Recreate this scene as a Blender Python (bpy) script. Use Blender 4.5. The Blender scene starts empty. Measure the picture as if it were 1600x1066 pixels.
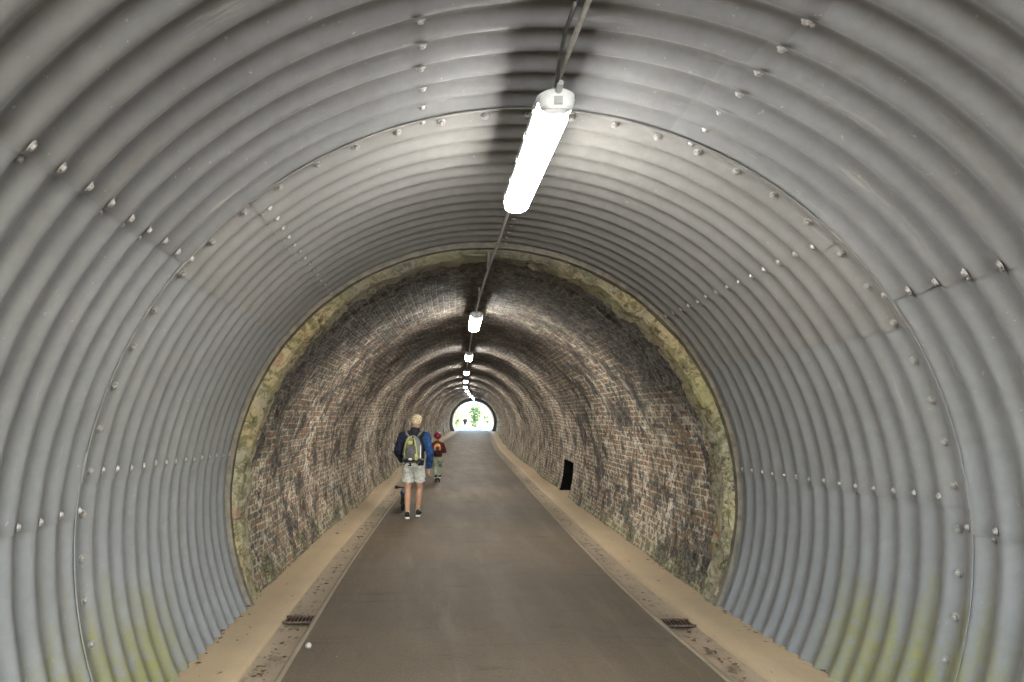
import bpy, bmesh, math, random
import numpy as np
from mathutils import Vector, Matrix, noise as mnoise

random.seed(7)
S = bpy.context.scene
COL = S.collection
R_ = math.radians
PI = math.pi

# ---------------------------------------------------------------- layout of the place
KX = [-30, 0, 6.2, 9.3, 15, 20.8, 26.6, 32.4, 38, 44, 50, 60, 74, 90, 110, 130, 170]
KV = [.48, .48, .49, .58, .83, 1.10, 1.39, 1.68, 2.06, 2.52, 3.03, 3.83, 4.72, 5.5, 6.3, 6.9, 7.6]
def cx(y):                                     # centre line of the tunnel (it bends to the right)
    if y <= KX[0]: return KV[0]
    for i in range(len(KX)-1):
        if y <= KX[i+1]:
            n = len(KX)
            def m(k):
                a, b = max(0, k-1), min(n-1, k+1)
                return (KV[b]-KV[a])/(KX[b]-KX[a])
            h = KX[i+1]-KX[i]; t = (y-KX[i])/h
            return ((2*t**3-3*t*t+1)*KV[i] + (t**3-2*t*t+t)*h*m(i) + (-2*t**3+3*t*t)*KV[i+1] + (t**3-t*t)*h*m(i+1))
    return KV[-1]
def gz(y):                                     # floor height (it climbs gently away from the camera)
    s = .0197
    if y < 5: return 0.0
    if y < 7.5: return s*(y-5)**2/5
    if y < 70: return s*(y-6.25)
    if y < 78:
        t = (y-70)/8.0
        return s*(63.75) + s*8*(t - t*t/2)
    return s*(63.75) + s*4
CR, CC = 2.255, 0.95                           # culvert radius, height of its centre
PITCH, AMP, RING_Y = .18, .0175, 3.6

TA = [0, 20, 45, 75, 90, 100, 114, 130]
TR = [2.15, 2.125, 2.10, 2.11, 2.13, 2.155, 2.22, 2.33]
def rb(a):                                     # radius of the brick lining at angle a (degrees from the crown)
    return float(np.interp(abs(a), TA, TR))

# ---------------------------------------------------------------- helpers
def link(o): COL.objects.link(o); return o
def tag(o, label=None, cat=None, group=None, kind=None):
    if label: o['label'] = label
    if cat: o['category'] = cat
    if group: o['group'] = group
    if kind: o['kind'] = kind
    return o
def empty(name, loc=(0,0,0), rz=0):
    o = bpy.data.objects.new(name, None); link(o); o.location = loc; o.rotation_euler = (0,0,rz)
    o.empty_display_size = .2
    return o
def obj(name, verts, faces, mat, parent=None, smooth=False, uv=None):
    me = bpy.data.meshes.new(name)
    me.from_pydata([tuple(v) for v in verts], [], faces)
    if uv is not None:
        l = me.uv_layers.new(name='UVMap')
        li = np.empty(len(me.loops), dtype=np.int32); me.loops.foreach_get('vertex_index', li)
        l.data.foreach_set('uv', np.asarray(uv, dtype=np.float32)[li].ravel())
    me.materials.append(mat)
    if smooth: me.polygons.foreach_set('use_smooth', [True]*len(me.polygons))
    me.update()
    o = bpy.data.objects.new(name, me); link(o)
    if parent: o.parent = parent
    return o
class MB:                                      # collects simple solids into ONE mesh
    def __init__(s): s.v = []; s.f = []
    def add(s, vs, fs):
        n = len(s.v); s.v += [tuple(v) for v in vs]; s.f += [tuple(i+n for i in f) for f in fs]
    def box(s, c, d, rot=None):
        vs = []
        for x in (-.5,.5):
            for y in (-.5,.5):
                for z in (-.5,.5):
                    p = Vector((x*d[0], y*d[1], z*d[2]))
                    if rot: p = rot @ p
                    vs.append(p+Vector(c))
        s.add(vs, [(0,1,3,2),(4,6,7,5),(0,4,5,1),(2,3,7,6),(0,2,6,4),(1,5,7,3)])
    def tube(s, p0, p1, r0, r1=None, n=12, caps=True):
        r1 = r0 if r1 is None else r1
        p0 = Vector(p0); p1 = Vector(p1); d = (p1-p0).normalized()
        q = d.to_track_quat('Z','Y')
        a = [q @ Vector((math.cos(2*PI*k/n), math.sin(2*PI*k/n), 0)) for k in range(n)]
        vs = [p0+v*r0 for v in a] + [p1+v*r1 for v in a]
        fs = [(k, (k+1)%n, n+(k+1)%n, n+k) for k in range(n)]
        if caps: fs += [tuple(range(n-1,-1,-1)), tuple(range(n, 2*n))]
        s.add(vs, fs)
    def path(s, pts, r, n=10):
        pts = [Vector(p) for p in pts]; vs = []; m = len(pts)
        for i, p in enumerate(pts):
            d = (pts[min(i+1,m-1)]-pts[max(i-1,0)]).normalized()
            q = d.to_track_quat('Z','Y')
            vs += [p + q @ Vector((r*math.cos(2*PI*k/n), r*math.sin(2*PI*k/n), 0)) for k in range(n)]
        fs = [(i*n+k, i*n+(k+1)%n, (i+1)*n+(k+1)%n, (i+1)*n+k) for i in range(m-1) for k in range(n)]
        fs += [tuple(range(n-1,-1,-1)), tuple(range((m-1)*n, m*n))]
        s.add(vs, fs)
    def ell(s, c, r, rot=None, nu=14, nv=10):
        vs = []; c = Vector(c)
        for j in range(nv+1):
            t = PI*j/nv
            for i in range(nu):
                p = Vector((r[0]*math.sin(t)*math.cos(2*PI*i/nu), r[1]*math.sin(t)*math.sin(2*PI*i/nu), r[2]*math.cos(t)))
                if rot: p = rot @ p
                vs.append(c+p)
        fs = [(j*nu+i, (j+1)*nu+i, (j+1)*nu+(i+1)%nu, j*nu+(i+1)%nu) for j in range(nv) for i in range(nu)]
        s.add(vs, fs)
    def build(s, name, mat, parent=None, smooth=False): return obj(name, s.v, s.f, mat, parent, smooth)
def grid_faces(nu, nv, off=0, flip=False):
    f = []
    for i in range(nu-1):
        for j in range(nv-1):
            a = off+i*nv+j
            q = (a, a+1, a+nv+1, a+nv)
            f.append(q[::-1] if flip else q)
    return f

# ---------------------------------------------------------------- materials
class NT:
    def __init__(s, name):
        s.m = bpy.data.materials.new(name); s.m.use_nodes = True
        s.t = s.m.node_tree; s.t.nodes.clear()
        s.out = s.t.nodes.new('ShaderNodeOutputMaterial')
        s.b = s.t.nodes.new('ShaderNodeBsdfPrincipled'); s.L(s.b.outputs[0], s.out.inputs[0])
        s._g = None
    def L(s, a, b): s.t.links.new(a, b)
    def n(s, kind, **kw):
        x = s.t.nodes.new('ShaderNode'+kind)
        for k, v in kw.items(): setattr(x, k, v)
        return x
    def set(s, sock, v):
        if hasattr(v, 'is_output'): s.L(v, sock)
        else:
            if isinstance(v, (tuple, list)) and len(v) == 3 and sock.type == 'RGBA': v = (*v, 1)
            sock.default_value = v
    @property
    def obj(s):
        if not s._g: s._g = s.n('TexCoord')
        return s._g.outputs['Object']
    @property
    def uv(s):
        if not s._g: s._g = s.n('TexCoord')
        return s._g.outputs['UV']
    def map(s, v, scale=(1,1,1), loc=(0,0,0)):
        x = s.n('Mapping'); s.L(v, x.inputs[0]); x.inputs['Scale'].default_value = scale; x.inputs['Location'].default_value = loc
        return x.outputs[0]
    def noise(s, v, scale, detail=4, rough=.55, dist=0, col=False):
        x = s.n('TexNoise'); s.L(v, x.inputs['Vector']); x.inputs['Scale'].default_value = scale
        x.inputs['Detail'].default_value = detail; x.inputs['Roughness'].default_value = rough; x.inputs['Distortion'].default_value = dist
        return x.outputs['Color' if col else 'Fac']
    def ramp(s, f, stops):
        x = s.n('ValToRGB'); s.L(f, x.inputs[0]); e = x.color_ramp.elements
        while len(e) < len(stops): e.new(.5)
        for k, (p, c) in enumerate(stops):
            e[k].position = p; e[k].color = (c, c, c, 1) if not isinstance(c, (tuple, list)) else (*c, 1)
        return x.outputs[0]
    def mix(s, f, a, b, mode='MIX'):
        x = s.n('Mix', data_type='RGBA', blend_type=mode)
        s.set(x.inputs[0], f); s.set(x.inputs[6], a); s.set(x.inputs[7], b)
        return x.outputs[2]
    def math(s, op, a, b=0.0, clamp=False):
        x = s.n('Math', operation=op, use_clamp=clamp); s.set(x.inputs[0], a); s.set(x.inputs[1], b)
        return x.outputs[0]
    def step(s, f, lo, hi, a=0.0, b=1.0):
        x = s.n('MapRange', interpolation_type='SMOOTHSTEP'); s.set(x.inputs[0], f)
        for k, v in zip((1,2,3,4), (lo,hi,a,b)): x.inputs[k].default_value = v
        return x.outputs[0]
    def sep(s, v):
        x = s.n('SeparateXYZ'); s.L(v, x.inputs[0]); return x.outputs
    def bump(s, h, strength=.5, dist=.01, prev=None):
        x = s.n('Bump'); s.L(h, x.inputs['Height']); x.inputs['Strength'].default_value = strength; x.inputs['Distance'].default_value = dist
        if prev is not None: s.L(prev, x.inputs['Normal'])
        return x.outputs[0]
    def fin(s, col=None, rough=None, metal=None, normal=None, spec=None):
        if col is not None: s.set(s.b.inputs['Base Color'], col)
        if rough is not None: s.set(s.b.inputs['Roughness'], rough)
        if metal is not None: s.set(s.b.inputs['Metallic'], metal)
        if spec is not None: s.set(s.b.inputs['Specular IOR Level'], spec)
        if normal is not None: s.L(normal, s.b.inputs['Normal'])
        return s.m

def steel(name, base, algae=True, warm=0.0):
    t = NT(name); o = t.obj
    n1 = t.noise(o, 1.1, 5, .6); n2 = t.noise(o, 14, 5, .65); n3 = t.noise(o, 90, 3, .6)
    dark = tuple(c*.72 for c in base); light = tuple(min(1, c*1.18) for c in base)
    c = t.mix(t.step(n1, .35, .65), tuple(c*.90 for c in base), tuple(c*1.05 for c in base))
    c = t.mix(t.step(n2, .3, .75, 0, .35), c, tuple(c_*.6 for c_ in base))
    # dull brown staining and chalky run marks of the galvanising
    run = t.noise(t.map(o, (2.2, 9, .7)), 2.0, 4, .6)
    c = t.mix(t.step(run, .54, .72, 0, .25), c, (.14, .115, .09))
    c = t.mix(t.step(t.noise(t.map(o, (1, 12, 1), (3,1,2)), 1.6, 5, .7), .60, .74, 0, .45), c, (.32, .31, .29))
    sp = t.noise(o, 38, 2, .5)
    c = t.mix(t.step(sp, .71, .77, 0, .3), c, (.5, .49, .45))
    if algae:
        xyz = t.sep(o)
        z = t.math('ADD', xyz[2], t.math('MULTIPLY', t.math('SUBTRACT', t.noise(t.map(o, (1,6,1)), 1.7, 4, .65), .5), 1.5))
        m = t.step(z, .15, .85, 1, 0)
        y = t.step(t.math('ABSOLUTE', t.math('SUBTRACT', xyz[1], 3.85)), .45, 1.05, 1, 0)
        m = t.math('MULTIPLY', t.math('MULTIPLY', m, y), t.math('MULTIPLY', t.step(n2, .34, .54, .2, 1), t.step(t.noise(o, 55, 4, .75), .36, .56, .25, 1)))
        c = t.mix(t.math('MULTIPLY', m, .95), c, t.mix(t.noise(o, 9), (.11, .115, .04), (.25, .245, .07)))
    rough = t.step(n2, .2, .8, .45, .58)
    nb = t.bump(n3, .25, .0015); nb = t.bump(t.noise(o, 5, 4), .3, .006, nb)
    return t.fin(c, rough, .0, nb, .3)

M = {}
M['steel'] = steel('galvanised_steel', (.196, .202, .205))
M['steel_warm'] = steel('galvanised_steel_lamp_tint', (.200, .197, .188))  # the lamp's yellowish tint, put into the plate colour
M['steel_cool'] = steel('galvanised_steel_bluish', (.196, .203, .209))
M['steel_dark'] = steel('galvanised_steel_dull', (.172, .176, .178))
def simple(name, col, rough=.6, metal=0, nscale=30, var=.25, bump=.2, bdist=.003, spec=.5):
    t = NT(name); n = t.noise(t.obj, nscale, 4, .6)
    c = t.mix(t.step(n, .3, .7), tuple(x*(1-var) for x in col), tuple(min(1, x*(1+var)) for x in col))
    return t.fin(c, rough, metal, t.bump(n, bump, bdist), spec)
M['bolt'] = simple('zinc_bolt', (.27, .262, .25), .45, .2, 60, .3, .1)
M['collar'] = simple('collar_steel', (.13, .115, .09), .6, .2, 12, .35, .4, .006)
M['conduit'] = simple('conduit_steel', (.55, .55, .53), .4, .3, 40, .15, .05)
M['conduit_dark'] = simple('conduit_clamp_steel', (.10, .10, .10), .5, .5, 40, .2, .1)
M['lamp_body'] = simple('lamp_body_plastic', (.68, .72, .72), .45, 0, 25, .06, .03)
M['clip'] = simple('lamp_clip', (.42, .45, .45), .35, .1, 25, .06, .03)
t = NT('lamp_diffuser_lit')
em = t.n('Emission'); em.inputs[0].default_value = (1.0, .965, .91, 1); em.inputs[1].default_value = 4.8
t.L(em.outputs[0], t.out.inputs[0]); M['diffuser'] = t.m

def brick_mat():
    t = NT('tunnel_brickwork'); o = t.obj; uv = t.uv
    j = t.n('VectorMath', operation='SCALE'); j.inputs['Scale'].default_value = .022
    s_ = t.n('VectorMath', operation='SUBTRACT'); t.L(t.noise(uv, 5.0, 3, .6, col=True), s_.inputs[0]); s_.inputs[1].default_value = (.5,.5,.5)
    t.L(s_.outputs[0], j.inputs[0])
    ad = t.n('VectorMath', operation='ADD'); t.L(uv, ad.inputs[0]); t.L(j.outputs[0], ad.inputs[1])
    def bricks(v, c1, c2, mo):
        b = t.n('TexBrick'); t.L(v, b.inputs['Vector'])
        b.offset = .5; b.inputs['Scale'].default_value = 1
        for k, x in (('Color1', c1), ('Color2', c2), ('Mortar', mo)): b.inputs[k].default_value = (*x, 1)
        b.inputs['Brick Width'].default_value = .165; b.inputs['Row Height'].default_value = .070
        b.inputs['Mortar Size'].default_value = .0095; b.inputs['Mortar Smooth'].default_value = .35; b.inputs['Bias'].default_value = -.05
        return b
    b = bricks(ad.outputs[0], (.26, .165, .105), (.026, .020, .017), (.58, .51, .37))
    g = bricks(ad.outputs[0], (0,0,0), (1,1,1), (.5,.5,.5))          # one random value per brick
    perb = g.outputs[0]
    n1 = t.noise(o, .75, 5, .6); n2 = t.noise(o, 3.2, 5, .65); n3 = t.noise(o, 24, 5, .7); n4 = t.noise(o, .42, 3, .6, .6)
    c = b.outputs[0]
    c = t.mix(t.step(n1, .46, .60, 0, .75), c, t.mix(.5, c, (.24, .13, .085)))          # redder brick
    c = t.mix(t.step(n4, .50, .64, 0, .6), c, t.mix(.45, c, (.25, .19, .10)))          # ochre lime wash
    ef = t.math('MULTIPLY', t.step(n2, .38, .58), t.step(t.math('ADD', t.math('MULTIPLY', n3, .75), t.math('MULTIPLY', perb, .22)), .42, .52))
    c = t.mix(t.math('MULTIPLY', ef, .9), c, (.86, .78, .62))                                # salts bloomed on the brick
    # running white lime streaks down the arch (v is the girth)
    st = t.noise(t.map(uv, (9, .8, 1)), 1.3, 5, .7)
    c = t.mix(t.step(st, .60, .70, 0, .6), c, (.46, .42, .34))
    u = t.sep(uv); girth = t.math('ABSOLUTE', u[1])
    soot = t.math('ADD', t.math('ADD', t.step(girth, .2, 3.3, .82, 0), t.step(u[0], 7.0, 9.8, .52, 0)), t.math('MULTIPLY', t.math('SUBTRACT', t.noise(o, 1.3, 4, .6), .5), 1.3))
    sm = t.step(soot, .30, .95, 0, .86)
    c = t.mix(sm, c, t.mix(n3, (.010, .010, .011), (.045, .040, .036)))
    # black damp patches of their own shape
    c = t.mix(t.step(t.math('ADD', t.noise(t.map(o, (1,1,1), (7,3,1)), 2.0, 5, .7), t.math('MULTIPLY', perb, .14)), .55, .66, 0, .92), c, (.018, .016, .016))
    c = t.mix(t.step(t.math('ADD', t.noise(t.map(o, (1,1,1), (2,8,5)), 9.0, 4, .7), t.math('MULTIPLY', perb, .14)), .56, .66, 0, .8), c, (.016, .015, .016))
    low = t.math('ADD', girth, t.math('MULTIPLY', t.math('SUBTRACT', n2, .5), 1.8))
    c = t.mix(t.math('MULTIPLY', t.step(low, 3.9, 4.5), t.step(n3, .35, .6, .2, .8)), c, (.15, .17, .045))
    sl = t.step(t.math('ADD', n3, t.math('MULTIPLY', perb, .15)), .52, .72, 0, 1)
    c = t.mix(t.math('MULTIPLY', sl, .30), c, (.5, .47, .40))
    h = t.math('ADD', t.math('MULTIPLY', b.outputs['Fac'], -1.0), t.math('ADD', t.math('MULTIPLY', n3, .45), t.math('MULTIPLY', perb, .65)))
    nb = t.bump(t.noise(o, 3, 4), .8, .035); nb = t.bump(h, 1.0, .036, nb)
    return t.fin(c, t.step(n3, .3, .7, .6, .9), 0, nb, .3)
M['brick'] = brick_mat()
def stone_mat():
    t = NT('rough_arch_stone'); o = t.obj
    n1 = t.noise(o, 2.2, 5, .6); n2 = t.noise(o, 9, 6, .7, .8); n3 = t.noise(o, 40, 4, .7)
    c = t.mix(t.step(n1, .38, .62), (.43, .35, .20), (.36, .33, .24))
    c = t.mix(t.step(n2, .44, .60, 0, .85), c, (.13, .125, .05))
    c = t.mix(t.step(t.noise(o, 1.4, 4, .6, .4), .50, .62, 0, .75), c, (.36, .34, .17))
    c = t.mix(t.step(t.noise(t.map(o, loc=(4,2,7)), 3, 4, .6), .60, .68, 0, .7), c, (.30, .175, .115))
    c = t.mix(t.step(n3, .58, .72, 0, .6), c, (.68, .64, .52))
    c = t.mix(t.step(t.noise(t.map(o, loc=(1,9,3)), 8, 6, .75), .54, .62, 0, .8), c, (.045, .042, .025))
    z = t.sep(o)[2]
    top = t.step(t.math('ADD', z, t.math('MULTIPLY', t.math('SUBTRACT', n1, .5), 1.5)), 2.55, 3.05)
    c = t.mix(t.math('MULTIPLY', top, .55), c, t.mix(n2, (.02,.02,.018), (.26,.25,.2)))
    nb = t.bump(t.math('ADD', n2, t.math('MULTIPLY', n3, .5)), 1.0, .05)
    return t.fin(c, .75, 0, nb, .35)
M['stone'] = stone_mat()
def asphalt_mat():
    t = NT('worn_asphalt'); o = t.obj
    n1 = t.noise(o, .8, 4, .6); n2 = t.noise(o, 160, 3, .7); n3 = t.noise(t.map(o, (1.6, .25, 1)), 2.2, 4, .6)
    c = t.mix(t.step(n1, .35, .65), (.112, .083, .053), (.092, .071, .047))
    c = t.mix(t.step(n2, .50, .72, 0, .5), c, (.30, .235, .16))
    c = t.mix(t.step(n3, .5, .7, 0, .18), c, (.13, .108, .08))  # pale lengthwise streaks: a sheen put into the colour
    c = t.mix(t.step(t.noise(t.map(o, (.6,2.4,1), (2,5,0)), 1.5, 5, .7), .56, .68, 0, .45), c, (.05, .042, .034)); c = t.mix(t.step(t.noise(t.map(o, (3,.3,1), (8,5,0)), 1.1, 5, .7), .56, .66, 0, .4), c, (.17, .14, .10))
    # pale scattered grit
    v = t.n('TexVoronoi'); t.L(o, v.inputs['Vector']); v.inputs['Scale'].default_value = 9
    gm = t.math('MULTIPLY', t.step(v.outputs['Distance'], .03, .075, .8, 0), t.step(t.noise(o, 3.1, 3, .6), .55, .62)); c = t.mix(gm, c, (.42, .38, .3))
    g2 = t.noise(o, 45, 3, .7); c = t.mix(t.step(g2, .45, .7, 0, .35), c, (.05, .042, .032)); nb = t.bump(n2, .7, .004); nb = t.bump(g2, .5, .006, nb)
    return t.fin(c, t.step(n3, .3, .7, .62, .75), 0, nb, .35)
M['asphalt'] = asphalt_mat()
def conc(name, a, b, dirt, dscale=1.0, damt=.6):
    t = NT(name); o = t.obj
    n1 = t.noise(o, 1.7, 5, .6); n2 = t.noise(t.map(o, (1, .5, 1)), 9, 5, .7); n3 = t.noise(o, 70, 3, .6)
    c = t.mix(t.step(n1, .35, .65), a, b)
    c = t.mix(t.step(n2, .50, .72, 0, damt), c, dirt)
    c = t.mix(t.step(t.noise(t.map(o, loc=(3,3,3)), 2.3, 4, .6), .56, .66, 0, .3), c, (.44, .30, .19))
    c = t.mix(t.step(n3, .35, .7, 0, .25), c, tuple(x*.5 for x in a))
    nb = t.bump(n3, .4, .003); nb = t.bump(n2, .4, .006, nb)
    return t.fin(c, .75, 0, nb, .35)
M['shelf'] = conc('shelf_concrete', (.42, .315, .19), (.38, .29, .185), (.36, .28, .18), 1, .5)
M['gutter'] = conc('gutter_concrete', (.27, .21, .145), (.31, .245, .165), (.11, .09, .06), 1, .8)
M['edging'] = conc('edging_concrete', (.25, .20, .14), (.21, .17, .12), (.2, .16, .11))
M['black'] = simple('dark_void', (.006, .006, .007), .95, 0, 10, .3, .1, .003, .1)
M['iron'] = simple('rusty_iron', (.075, .045, .030), .7, .3, 60, .5, .5, .004)
M['leaf_litter'] = simple('dead_leaves', (.10, .065, .03), .8, 0, 30, .6, .2)
M['ball'] = simple('ball_white', (.36, .33, .28), .45, 0, 200, .05, .2, .001)

# ---------------------------------------------------------------- culvert
culvert = empty('corrugated_culvert', (0,0,0))
tag(culvert, 'grey galvanised corrugated steel culvert tube around the near end of the path, before the brick', 'culvert')
def corr(y):                                   # ribs shaped deeper in the first length, to strengthen their shading
    k = AMP*(1.28 if y < 3.1 else 1.28-.36*(y-3.1)/.5 if y < 3.6 else .92)
    return k*math.cos(2*PI*(y-(RING_Y+.02))/PITCH)
def plate(a0, a1, y0, y1, off0, off1, mat, th=.005, da=1.4, seg=12, parent=culvert, R=CR, C=CC, yfun=None):
    na = max(3, int(abs(a1-a0)/da)+1); ny = max(3, int((y1-y0)/PITCH*seg)+1)
    inner = []; outer = []
    seed = a0*3.1+y0
    for i in range(na):
        t = i/(na-1); a = R_(a0+(a1-a0)*t); off = off0+(off1-off0)*t
        for j in range(ny):
            y = y0+(y1-y0)*j/(ny-1)
            w = .002*mnoise.noise(Vector((a*1.5, y*.8, seed)))
            r = R-off+w + corr(y)
            x0, z0 = cx(y), gz(y)+C
            for L, rr in ((inner, r), (outer, r+th)):
                L.append((x0+rr*math.sin(a), y, z0+rr*math.cos(a)))
    v = inner+outer; N = len(inner)
    f = grid_faces(na, ny)+grid_faces(na, ny, N, True)
    # rims, with vertices of their own so they shade sharp
    def rim(ix):
        n = len(v)
        for i in ix: v.append(inner[i]); v.append(outer[i])
        for k in range(len(ix)-1):
            f.append((n+2*k, n+2*k+1, n+2*k+3, n+2*k+2))
    rim([j for j in range(ny)]); rim([(na-1)*ny+j for j in range(ny)])
    rim([i*ny for i in range(na)]); rim([i*ny+ny-1 for i in range(na)])
    return obj('steel_plate', v, f, mat, parent, True)
LAP = 2.1
near = [-124, -83, -47, -11.8, 21, 53, 85, 124]
nm = ['steel_cool', 'steel_cool', 'steel_dark', 'steel_dark', 'steel', 'steel_cool', 'steel_cool']
YE = 6.2
def ring(bounds, mats, y0, y1, base, up=1, seg=12):
    n = len(bounds)-1
    for k in range(n):
        a0, a1 = bounds[k], bounds[k+1]
        # shingled towards the crown: each higher plate lies over the lower one on the inside
        mid = (a0+a1)/2
        lo, hi = (base, base+.007) if False else (base+.0075, base)
        if mid < 0: o0, o1 = (base+.0075, base)      # its lower (left) edge lies inside the next plate
        else: o0, o1 = (base, base+.0075)
        if abs(mid) < 12: o0 = o1 = base+.0045 if mid <= 0 else base
        plate(a0-LAP, a1+LAP, y0, y1, o0, o1, M[mats[k]], seg=seg)
ring(near, nm, -.02, RING_Y+.10, 0)
far = [-124, -78.5, -48.5, -35.5, 3.5, 43.2, 57, 81.8, 124]
fm = ['steel_cool', 'steel', 'steel_warm', 'steel_warm', 'steel_warm', 'steel_warm', 'steel', 'steel_cool']
ring(far, fm, RING_Y-.075, YE, .0085)
# the length of culvert behind the camera, out to its mouth
back = [-124, -60, 0, 60, 124]
for y0, y1 in ((-3.65, .05), (-4.9, -3.6)):
    ring(back, ['steel']*4, y0, y1, .004 if y0 > -4 else 0, seg=6)
# bolts
def bolt_mesh():
    b = MB()
    b.tube((0,0,0), (0,0,.005), .021, .020, 14)
    b.tube((0,0,.005), (0,0,.0125), .0155, .0145, 6)
    b.ell((0,0,.0115), (.0125,.0125,.005), None, 8, 6)
    me = bpy.data.meshes.new('bolt'); me.from_pydata(b.v, [], b.f); me.materials.append(M['bolt']); me.update()
    return me, b
bolt_me, bolt_mb = bolt_mesh()
bolts = []                                    # matrices
def bolt_at(a, y, base=0.0, sc=1.0):
    r = CR-base+corr(y)-.001
    ar = R_(a+random.uniform(-.15,.15)); y += random.uniform(-.004,.004)
    p = Vector((cx(y)+r*math.sin(ar), y, gz(y)+CC+r*math.cos(ar)))
    slope = (corr(y+.002)-corr(y-.002))/.004
    nrm = Vector((-math.sin(ar), slope, -math.cos(ar))).normalized()
    q = nrm.to_track_quat('Z','Y')
    bolts.append(Matrix.Translation(p) @ q.to_matrix().to_4x4() @ Matrix.Rotation(random.uniform(0,PI),4,'Z') @ Matrix.Diagonal((sc,sc,sc,1)))
step = 5.72
for k in range(-21, 21):                      # the row round the joint of the two lengths
    bolt_at(1.0+k*step, RING_Y+.045, .013, 1.05)
def row(a, y0, n, base, sec=None, sc=1):
    for i in range(n):
        bolt_at(a, y0+i*PITCH, base, sc)
        if sec and random.random() < sec: bolt_at(a+(1.1 if a>0 else -1.3), y0+(i+.5)*PITCH-.03, base, .65)
v0 = RING_Y+.02+PITCH*.5+.02
for a, sec in ((-83,0), (-47,.5), (-11.8,0), (21,.1), (53,.6), (85,.5)):
    row(a+(-1.2 if a<0 else 1.2), v0-PITCH*10, 10, .0095, sec, 1.0)
for a, sec in ((-78.5,0), (-35.5,0), (3.5,0), (43.2,0), (81.8,.1)):
    row(a+(-.6 if a<0 else .9), v0, 14, .0155, sec, 1.0)
for k, s_ in enumerate(((-37.6,), )):
    row(-37.3, v0+.09, 13, .010, 0, .6)
PX = lambda m: (668+1110*m.translation.x/m.translation.y, 667-1110*(m.translation.z-1.6)/m.translation.y) if m.translation.y > .3 else (-999,-999)
vis = [m for m in bolts if -30 < PX(m)[0] < 1630 and -30 < PX(m)[1] < 1096 and m.translation.z > .02]
vis.sort(key=lambda m: m.translation.y)
for m in vis[:100]:
    o = bpy.data.objects.new('bolt', bolt_me); link(o); o.parent = culvert; o.matrix_world = m
rest = MB()
for m in vis[100:]:
    rest.add([m @ Vector(v) for v in bolt_mb.v], bolt_mb.f)
if rest.v:
    o = rest.build('bolts', M['bolt'], culvert); o['kind'] = 'stuff'
# collar closing the end of the culvert against the stone
v = []; n = 240
for i in range(n+1):
    a = R_(-122+244*i/n); w = .006*mnoise.noise(Vector((a*6,0,3)))
    for r, y in ((2.205+w+.010*math.sin(a*2)**2, YE-.03), (2.205+w, YE+.03), (2.37, YE+.03), (2.37, YE-.03)):
        v.append((cx(YE)+r*math.sin(a), y, CC+r*math.cos(a)))
f = []
for i in range(n):
    for k in range(4):
        a, b = i*4+k, i*4+(k+1)%4
        f.append((a, a+4, b+4, b))
obj('end_collar', v, f, M['collar'], culvert, False)

# far culvert, in the other mouth of the tunnel
fc = empty('far_culvert', (0,0,0))
tag(fc, 'distant corrugated steel ring lining the bright far mouth of the tunnel', 'culvert')
v = []; y0, y1 = 65.0, 74.0; ny = 201; na = 81
for i in range(na):
    a = R_(-124+248*i/(na-1))
    for j in range(ny):
        y = y0+(y1-y0)*j/(ny-1); r = 1.93+.03*math.cos(2*PI*(y-y0)/.36)
        v.append((cx(y)+r*math.sin(a), y, gz(y)+.92+r*math.cos(a)))
obj('steel_lining', v, grid_faces(na, ny), M['steel_dark'], fc, True)
v = []
for i in range(na):
    a = R_(-124+248*i/(na-1))
    for r, y in ((1.91, 64.97), (2.6, 64.97)):
        v.append((cx(65)+r*math.sin(a), y, gz(65)+.92+r*math.cos(a)))
obj('end_collar', v, grid_faces(na, 2), M['collar'], fc)

# ---------------------------------------------------------------- stone arch between culvert and brick
Y_S0, Y_S1 = YE+.02, 6.50
na = 560
joints = []
a = -123
while a < 123:
    joints.append(a); a += random.uniform(7.5, 12.5)
v = []; uv = []
prof = []
for k in range(15): prof.append((1-k/14, 0))
for k in range(1, 20): prof.append((0, k/19))
npf = len(prof)
blk = [random.uniform(-.018, .022) for _ in joints]+[0]
for i in range(na):
    a = -122+244*i/(na-1); ar = R_(a)
    ri = rb(a)
    j = max([q for q in range(len(joints)) if joints[q] <= a] or [0])
    lo = joints[j]; hi = joints[j+1] if j+1 < len(joints) else 130
    edge = min(a-lo, hi-a)
    gr = .032*max(0, 1-edge/.75)
    for (fr, ft) in prof:
        ro = 2.40
        r = ri+(ro-ri)*fr
        y = Y_S0+(Y_S1-Y_S0)*ft
        p = Vector((r*math.sin(ar), y, r*math.cos(ar)))
        d = .045*mnoise.fractal(p*3.2, 1, 2, 4)+.026*mnoise.fractal(p*11, .8, 2, 4)+blk[j]*.9-gr
        rnd = .03*max(0, 1-(fr*.3+ft*.6)/.06)**2
        if fr > 0:
            y = y-min(d, .02)*1.0+rnd+.02
            r2 = r
        else:
            r2 = r-d*.6+(.02 if ft<.02 else 0)
            y = y+.02-(d if ft < .02 else 0)
        v.append((cx(y)+r2*math.sin(ar), y, gz(y)+CC+r2*math.cos(ar)))
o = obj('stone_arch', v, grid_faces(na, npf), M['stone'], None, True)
tag(o, 'rough ochre stone arch with mossy joints standing between the steel culvert and the brick tunnel', 'arch')

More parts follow.
